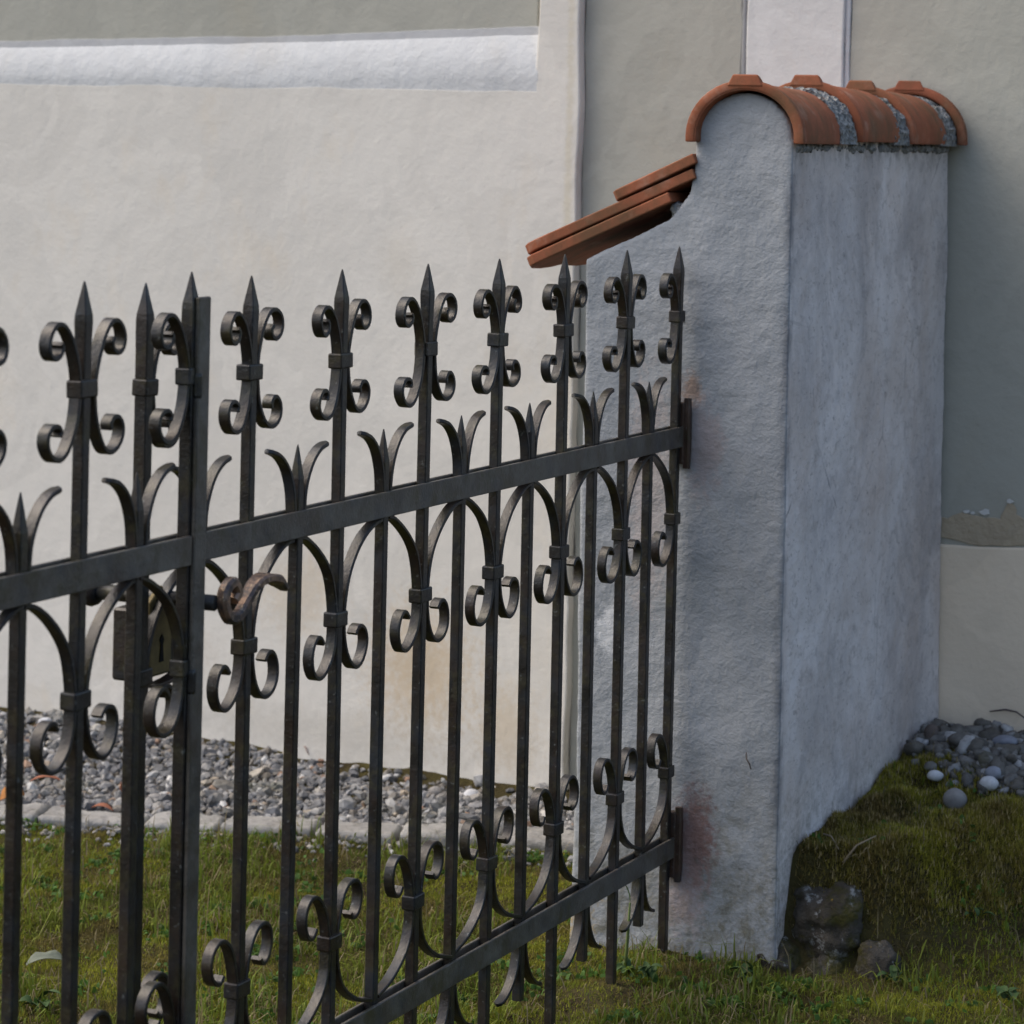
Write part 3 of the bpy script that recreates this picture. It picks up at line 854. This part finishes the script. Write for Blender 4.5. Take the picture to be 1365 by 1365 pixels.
# left-hand leaf, standing a little in front of the right one
gl = empty('gate_leaf', (0, -.05, .0), 'left wrought iron gate leaf with flat cover strip on its free edge', 'gate')
ZL = .0125
rails(gl, -1.752, -.2525, ZL)
picket(gl, -.243, (-1,), 'stile', ZL)
for k in range(1, 6): picket(gl, -.243 - .25 * k, (1, -1), 'bar', ZL)
picket(gl, -.243 - 1.5, (1,), 'stile', ZL)
for k in range(6): spike(gl, -.243 - .25 * (k + .5), ZL)
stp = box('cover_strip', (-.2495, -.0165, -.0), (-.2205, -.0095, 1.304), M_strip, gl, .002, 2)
for z in (1.19, .81):
    lw = inst('weld_bead', box_mesh('weld_bead', (-.2515, -.019, z - .018), (-.238, -.006, z + .018), M_iron, .006, 2), stp)

# ------------------------------------------------------------------ stones
def ico(sub):
    bm = bmesh.new(); bmesh.ops.create_icosphere(bm, subdivisions=sub, radius=1.0)
    V = np.array([v.co[:] for v in bm.verts]); F = np.array([[v.index for v in f.verts] for f in bm.faces]); bm.free()
    return V, F
IV, IF = ico(2)
def stone_cloud(name, P, R, mat, sub=1, flat=.62):
    V0, F0 = ico(sub)
    n = len(P); k = len(V0)
    q = rng.normal(size=(n, 4)); q /= np.linalg.norm(q, axis=1)[:, None]
    a, b, c, d = q.T
    Rm = np.stack([1 - 2 * (c * c + d * d), 2 * (b * c - a * d), 2 * (b * d + a * c), 2 * (b * c + a * d), 1 - 2 * (b * b + d * d), 2 * (c * d - a * b), 2 * (b * d - a * c), 2 * (c * d + a * b), 1 - 2 * (b * b + c * c)], -1).reshape(n, 3, 3)
    sc_ = np.stack([rng.uniform(.85, 1.35, n), rng.uniform(.6, 1.0, n), rng.uniform(.4, .75, n)], -1)
    W = V0[None] * (1 + .42 * (rng.random((n, k, 1)) - .5))
    W = np.einsum('nij,nkj->nki', Rm, W * sc_[:, None, :]) * R[:, None, None]
    W[..., 2] *= .85
    W += P[:, None, :]
    F = (F0[None] + (np.arange(n) * k)[:, None, None]).reshape(-1, 3)
    return np_mesh(name, W.reshape(-1, 3), F, mat, sub > 1)
# gravel bed at the foot of the white wall
N = 19000
yy = rng.uniform(.15, 2.9, N); u = rng.random(N)
xe = x_edge(yy) + .055
xx = xe + (2.60 - xe) * u
R = np.clip(rng.lognormal(math.log(.0078), .45, N), .004, .024)
zz = ground_z(xx, yy) + R * rng.uniform(.1, .6, N)
bare = (xx > 2.50) & (yy < 1.25) & (rng.random(N) < .85)           # strip of bare soil against the wall
keep = ~bare
P = np.stack([xx, yy, zz], -1)[keep]
o = inst('gravel', stone_cloud('gravel', P, R[keep], M_gravel)); tag(o, 'grey river gravel strip along the foot of the white wall', 'gravel', kind='stuff')
N = 420                                                             # stray stones on the lawn side of the edging
yy = rng.uniform(.3, 2.0, N); xx = x_edge(yy) - .08 - np.abs(rng.normal(0, .05, N))
R = rng.uniform(.004, .012, N); P = np.stack([xx, yy, ground_z(xx, yy) + R * .4], -1)
o = inst('gravel', stone_cloud('stray_gravel', P, R, M_gravel)); tag(o, 'stray pebbles scattered on the lawn side of the edging stones', 'gravel', kind='stuff')
# cobbles heaped in the corner by the right-hand plinth
N = 3000
yy = -.20 - rng.random(N) * .8; xx = 2.62 - rng.random(N) * .36 * (.55 + .45 * sstep(-.21, -.4, yy)) - np.abs(rng.normal(0, .04, N))
R = np.clip(rng.lognormal(math.log(.0105), .42, N), .005, .027)
zz = ground_z(xx, yy) + R * rng.uniform(-.2, .5, N) + .030 * sstep(2.25, 2.6, xx) * rng.random(N)
ok = (xx > 2.15) & (xx < 2.615 - R * .7) & (yy < -.215 - R * .5)
o = inst('gravel', stone_cloud('cobble_heap', np.stack([xx, yy, zz], -1)[ok], R[ok], M_cobble, 2)); tag(o, 'dark mossy cobbles heaped in the corner by the plinth', 'gravel', kind='stuff')
def single_stone(name, loc, r, mat, seed, label, cat='stone', group=None):
    rs = np.random.default_rng(seed)
    Vv = np.array([np.array(v) * (1 + .22 * mnoise.noise((v[0] * 1.6 + seed, v[1] * 1.6, v[2] * 1.6))) for v in IV]) * np.array(r)
    o = inst(name, np_mesh(name, Vv, IF, mat, True)); o.location = loc; o.rotation_euler = (rs.uniform(-.2, .2), rs.uniform(-.2, .2), rs.uniform(0, 3))
    sm = o.modifiers.new('sub', 'SUBSURF'); sm.levels = 1; sm.render_levels = 1
    return tag(o, label, cat, group)
def ongnd(px, py, dz=0.0):
    """ground point seen at a photo pixel"""
    a, b = px - 682.5, py - 180.72
    cr, sr = math.cos(ROLL), math.sin(ROLL)
    u_, v_ = (a * cr + b * sr) / 3900.0, (-a * sr + b * cr) / 3900.0
    d = fw + rt * u_ - up * v_
    t = 3.0
    while t < 9.0:
        p = CAM + d * t
        if p.z <= float(ground_z(p.x, p.y)) + dz: break
        t += .01
    return p
for (px, py, r, mat, sd, lab, dz) in (
        (1247, 1034, (.020, .014, .012), M_ws, 3, 'small oval white pebble lying on the dark cobbles near the boundary wall', .025),
        (1318, 1044, (.020, .017, .016), M_ws, 5, 'round off-white pebble in front of the dark cobble heap', .025),
        (1324, 1030, (.021, .016, .014), M_bs, 8, 'blue-grey rounded pebble next to the off-white one on the cobbles', .03),
        (1273, 1066, (.025, .022, .025), M_gs, 11, 'speckled grey stone standing alone in the moss below the cobbles', .018),
        (1243, 980, (.018, .018, .026), M_ds, 15, 'dark brown stone wedged in the corner between boundary wall and plinth', .02),
        (1338, 988, (.045, .025, .014), M_bs, 19, 'long flat grey stone on top of the cobbles against the plinth', .03),
        (629, 1061, (.023, .021, .016), M_ws, 23, 'big white stone on the gravel below the white wall', .008),
        (580, 1056, (.020, .018, .015), M_gs, 27, 'pale grey stone on the gravel left of the big white stone', .008),
        (212, 1064, (.028, .02, .010), M_gs, 31, 'flat oval grey stone at the lawn edge of the gravel', .008),
        (60, 963, (.020, .018, .013), M_ws, 35, 'pale cream stone high up on the gravel by the white wall', .01)):
    p = ongnd(px, py, dz)
    single_stone('stone', p, r, mat, sd, lab)
# edging stones
ylist = [2.45, 2.13, 1.80, 1.58, 1.36, 1.20, 1.00, .83, .62, .44, .25]
names_ = ['far left, partly outside the picture', 'beside the leftmost thin gate bar', 'behind the leaf with the cover strip', 'behind the cover strip', 'just right of the cover strip',
          'fourth from the boundary wall end', 'broad one in front of the red leaf', 'low one mid-way', 'next to the big white stone', 'closest to the boundary wall']
for i in range(10):
    ya, yb = ylist[i] - .003, ylist[i + 1] + .003
    yc = (ya + yb) / 2; xc = float(x_edge(yc)); hl = (ya - yb) / 2 / math.cos(.314)
    me = box_mesh('edging_stone', (-.05 - random.uniform(0, .012), -hl, -.12), (.05 + random.uniform(0, .012), hl, .0), M_edge, .007, 2)
    o = inst('edging_stone', me, None, (xc, yc, float(ground_z(xc, yc)) + .024 + random.uniform(-.004, .004)), (random.uniform(-.02, .02), random.uniform(-.04, .06), .314 + random.uniform(-.05, .05)))
    remesh(o, .007, [(.08, .012), (.02, .005)])
    tag(o, 'weathered grey edging stone of the gravel strip, ' + names_[i], 'edging stone', 'stones edging the gravel strip')

# ------------------------------------------------------------------ grass and moss
def blades(n, region, length, width, mat, colfn, name, lean=.6, seg=2, dens=None, clump=None):
    xa, xb_, ya, yb = region
    x = rng.uniform(xa, xb_, n); y = rng.uniform(ya, yb, n)
    if clump:
        k = n // clump
        cx, cyy = rng.uniform(xa, xb_, k), rng.uniform(ya, yb, k)
        idx = rng.integers(0, k, n)
        x = cx[idx] + rng.normal(0, .016, n); y = cyy[idx] + rng.normal(0, .016, n)
    m = dens(x, y)
    keep = rng.random(n) < m
    x, y = x[keep], y[keep]; n = len(x)
    z = ground_z(x, y) - .003
    L = length(x, y, n); W = width * rng.uniform(.6, 1.3, n)
    az = rng.uniform(0, 2 * math.pi, n); ln = np.abs(rng.normal(0, lean, n))
    dx, dy = np.cos(az), np.sin(az)
    ox, oy = -dy, dx
    tx = np.sin(np.minimum(ln, 1.3)); tz = np.cos(np.minimum(ln, 1.3))
    root = np.stack([x, y, z], -1); side = np.stack([ox, oy, np.zeros(n)], -1) * W[:, None] / 2
    d1 = np.stack([dx * tx * .6, dy * tx * .6, np.sqrt(1 - (tx * .6) ** 2)], -1) * L[:, None]
    d2 = np.stack([dx * tx, dy * tx, tz * .9], -1) * L[:, None]
    col = colfn(x, y, n)
    if seg == 1:
        V = np.stack([root - side, root + side, root + d2], 1).reshape(-1, 3)
        F = np.arange(3 * n).reshape(n, 3); C = np.repeat(col, 3, 0)
    else:
        mid = root + d1 * .55
        V = np.stack([root - side, root + side, mid + side * .8, mid - side * .8, root + d2], 1).reshape(-1, 3)
        b = (np.arange(n) * 5)[:, None]
        F = np.concatenate([b + np.array([[0, 1, 2]]), b + np.array([[0, 2, 3]]), b + np.array([[3, 2, 4]])], 0); C = np.repeat(col, 5, 0)
    return np_mesh(name, V, F, mat, False, C)
REG = (.15, 2.55, -1.25, 2.1)
def in_view(x, y, mrg=.06):
    X = (x - CAM.x) * rt.x + (y - CAM.y) * rt.y; Y = (x - CAM.x) * fw.x + (y - CAM.y) * fw.y
    u_ = X / Y * 3900 / 682.5
    return (np.abs(u_) < 1.25 + mrg)
def lawn(x, y):
    inner = (y > -.22) & (x < x_edge(y) - .05) & ~((x > 1.60) & (y < .20))
    outer = (y <= -.22)
    return (inner | outer) & in_view(x, y)
def d_grass(x, y):
    g = lawn(x, y).astype(float)
    bank = (y < -.2) * sstep(.02, .16, ground_z(x, y)) 
    cob = (y < -.2) * sstep(2.22, 2.40, x)
    rub = ((x > 1.55) & (x < 1.72) & (y < -.2) & (y > -.40))
    pt = sstep(.30, .62, fbm(x * 3.5, y * 3.5, 21))
    return g * (.14 + .86 * pt) * (1 - .80 * bank) * (1 - cob) * np.where(rub, .0, 1)
def d_moss(x, y):
    g = lawn(x, y).astype(float)
    cob = (y < -.2) * sstep(2.30, 2.55, x)
    rub = ((x > 1.57) & (x < 1.67) & (y < -.2) & (y > -.40))
    pt = sstep(.25, .5, fbm(x * 6 + 9, y * 6, 31))
    return g * (.22 + .78 * pt) * (1 - cob * .9) * np.where(rub, .25, 1)
def c_grass(x, y, n):
    t = fbm(x * 5, y * 5, 41)[:, None]; r = rng.random((n, 1))
    c = np.array([.085, .140, .019]) * (1 - t) + np.array([.200, .225, .032]) * t
    dead = (rng.random((n, 1)) < .14 + .16 * (t < .45))
    c = np.where(dead, np.array([.20, .165, .085]), c)
    return c * (.65 + .7 * r)
def c_moss(x, y, n):
    t = sstep(.32, .62, fbm(x * 4 + 3, y * 4, 51))[:, None]; r = rng.random((n, 1))
    t2 = sstep(.5, .68, fbm(x * 9, y * 9 + 5, 61))[:, None]
    c = np.array([.100, .122, .017]) * (1 - t) + np.array([.230, .240, .026]) * t
    c = c * (1 - .6 * t2) + np.array([.170, .115, .050]) * .6 * t2
    bank = ((y < -.2) * sstep(.06, .2, ground_z(x, y)))[:, None]
    c = c * (1 - .25 * bank) + np.array([.030, .018, .004]) * bank * (rng.random((n, 1)) < .4)
    return c * (.6 + .8 * r)
o = inst('moss', blades(900000, REG, lambda x, y, n: rng.uniform(.006, .016, n), .0030, M_moss, c_moss, 'moss', .7, 1, d_moss))
tag(o, 'low yellow-green moss carpeting the lawn and the bank', 'moss', kind='stuff')
o = inst('grass', blades(170000, REG, lambda x, y, n: rng.gamma(2.2, .0085, n) * (.25 + 1.2 * sstep(.3, .7, fbm(x * 5, y * 5, 71))), .0032, M_blade, c_grass, 'grass', .95, 2, d_grass, clump=14))
tag(o, 'short patchy green lawn grass on both sides of the gate', 'grass', kind='stuff')

o = inst('clover', blades(15000, REG, lambda x, y, n: rng.uniform(.007, .016, n), .0105, M_blade, lambda x, y, n: np.array([.075, .150, .030]) * rng.uniform(.55, 1.3, (n, 1)), 'clover', 1.1, 2, d_grass, clump=22))
o.location.z = .008
tag(o, 'patches of tiny round-leaved clover growing through the lawn', 'clover', kind='stuff')
def d_bank(x, y):
    return lawn(x, y) * (y < -.212) * sstep(.05, .12, ground_z(x, y)) * (1 - (y < -.2) * sstep(2.30, 2.5, x)) * (.3 + .7 * sstep(.3, .6, fbm(x * 8, y * 8 + 2, 83)))
def c_bank(x, y, n):
    t = sstep(.3, .65, fbm(x * 7 + 3, y * 7, 87))[:, None]; r = rng.random((n, 1))
    c = np.array([.290, .265, .036]) * t + np.array([.190, .140, .045]) * (1 - t)
    c = np.where(rng.random((n, 1)) < .15, np.array([.42, .33, .17]), c)
    return c * (.45 + 1.1 * r)
o = inst('moss', blades(420000, (1.5, 2.55, -1.25, -.2), lambda x, y, n: rng.uniform(.008, .022, n), .0034, M_moss, c_bank, 'bank_moss', .8, 1, d_bank, clump=40))
tag(o, 'shaggy olive-brown moss cushions on the bank beside the boundary wall', 'moss', kind='stuff')
o = inst('straw', blades(2600, REG, lambda x, y, n: rng.uniform(.03, .075, n), .0022, M_blade, lambda x, y, n: np.array([.27, .225, .13]) * rng.uniform(.5, 1.1, (n, 1)), 'straw', 3.0, 2, d_moss))
tag(o, 'dry straw blades strewn over the moss and lawn', 'straw', kind='stuff')
# ------------------------------------------------------------------ small plants, leaves, twigs
def leaf_mesh(name, L, W, mat, bend=.3, lobes=0, n=9):
    Vv, Ff = [], []
    for i in range(n):
        t = i / (n - 1)
        wd = W * math.sin(math.pi * min(1, t * .92 + .04)) ** .8 * (1 + (.35 * math.sin(t * math.pi * lobes) if lobes else 0))
        z = bend * L * (t * (1 - t)) * 1.6
        for k, s_ in enumerate((-1, -.5, 0, .5, 1)):
            Vv.append((t * L, s_ * wd / 2, z + abs(s_) * wd * .22))
    for i in range(n - 1):
        for k in range(4):
            a = i * 5 + k
            Ff.append((a, a + 1, a + 6, a + 5))
    me = mesh(name, Vv, Ff, mat, True)
    return me
def leaf_obj(name, px, py, L, W, mat, rot, label, cat='leaf', dz=.012, lobes=0):
    o = inst(name, leaf_mesh(name, L, W, mat, .35, lobes), None, ongnd(px, py, dz), rot)
    so = o.modifiers.new('thick', 'SOLIDIFY'); so.thickness = .0008
    return tag(o, label, cat)
leaf_obj('fallen_leaf', 412, 1008, .05, .035, M_leaf_red, (.5, -.3, 1.2), 'curled red-brown fallen leaf at the foot of the white wall', lobes=3, dz=.02)
leaf_obj('fallen_leaf', 40, 1042, .075, .02, M_leaf_red, (.1, .0, -1.1), 'long narrow red-brown leaf lying on the gravel behind the scrolls', dz=.02)
leaf_obj('fallen_leaf', 0, 1067, .055, .05, M_leaf_or, (.3, -.2, -1.0), 'bright orange fallen leaf at the left edge of the gravel', lobes=3, dz=.018)
leaf_obj('fallen_leaf', 122, 1077, .05, .022, M_leaf_red, (.1, .1, -1.3), 'small brown leaf on the gravel just above the edging stones', dz=.014)
leaf_obj('fallen_leaf', 160, 1056, .035, .025, M_leaf_red, (.8, -.2, .4), 'upright brownish leaf on the gravel beside the stile of the gate', dz=.018)
leaf_obj('fallen_leaf', 35, 1287, .07, .035, M_leaf_gr, (.2, -.1, -1.0), 'pale grey-green dead leaf lying in the lawn at the lower left', dz=.016, lobes=3)
def weed(px, py, n, L, W, label, stalk=0.0, dz=.004):
    p = ongnd(px, py, dz)
    e = empty('weed_plant', p, label, 'plant')
    for i in range(n):
        a = i * 2.4 + random.uniform(-.4, .4)
        o = inst('leaf', leaf_mesh('leaf', L * random.uniform(.3, .75), W * random.uniform(.4, .85), M_weed, .5), e, (random.uniform(-.012, .012), random.uniform(-.012, .012), .002 * i), (random.uniform(-.3, .3), -random.uniform(-.1, .9), a + random.uniform(-1, 1)))
    if stalk:
        inst('stalk', tube('stalk', [(0, 0, -.01), (.003, -.004, stalk * .5), (-.004, -.010, stalk)], [.0035, .003, .002], M_stalk, 8), e)
        inst('leaf', leaf_mesh('leaf', .045, .008, M_weed, .2), e, (-.004, -.010, stalk), (0, -1.2, 2.2))
    return e
weed(832, 1298, 6, .055, .026, 'green weed with a tall pale stalk growing beneath the gate end', .13)
weed(865, 1306, 8, .05, .022, 'low dark green leafy weed at the foot of the wall end')
weed(995, 1308, 7, .06, .028, 'broad-leaved weed in front of the rough wall footing')
weed(1190, 1310, 7, .05, .024, 'small broad-leaved weed in the grass right of the wall footing')
weed(1345, 1335, 7, .055, .026, 'broad-leaved weed in the grass at the lower right')
weed(45, 1345, 6, .06, .03, 'blue-green leafy weed in the lawn behind the leftmost bars')
weed(1300, 1225, 6, .045, .022, 'leafy weed half way up the grassy bank')
p0, p1 = ongnd(1124, 1150, .02), ongnd(1168, 1114, .03)
o = inst('twig', tube('twig', [p0, p0.lerp(p1, .4) + Vector((0, 0, .012)), p1], [.0028, .0022, .0010], M_twig, 7)); tag(o, 'pale dry twig lying on the moss beside the boundary wall', 'twig')
p0, p1 = ongnd(1098, 1112, .02), ongnd(1118, 1132, .03)
o = inst('twig', tube('twig', [p0, p0.lerp(p1, .5) + Vector((0, 0, .010)), p1], [.0020, .0018, .0010], M_twig, 7)); tag(o, 'short bent straw on the moss close to the wall face', 'twig')
o = inst('twig', tube('twig', [(1.600, -.148, .392), (1.598, -.150, .380), (1.597, -.156, .372), (1.600, -.158, .362)], [.0012, .0016, .0016, .001], M_ds, 7)); tag(o, 'tiny dark bent twig stuck to the face of the wall end', 'twig')
o = inst('twig', tube('twig', [(2.622, -.325, .312), (2.618, -.36, .320), (2.616, -.385, .318), (2.612, -.42, .298)], [.0014, .0022, .002, .001], M_ds, 7)); tag(o, 'thin dark twig lying against the plinth above the cobbles', 'twig')
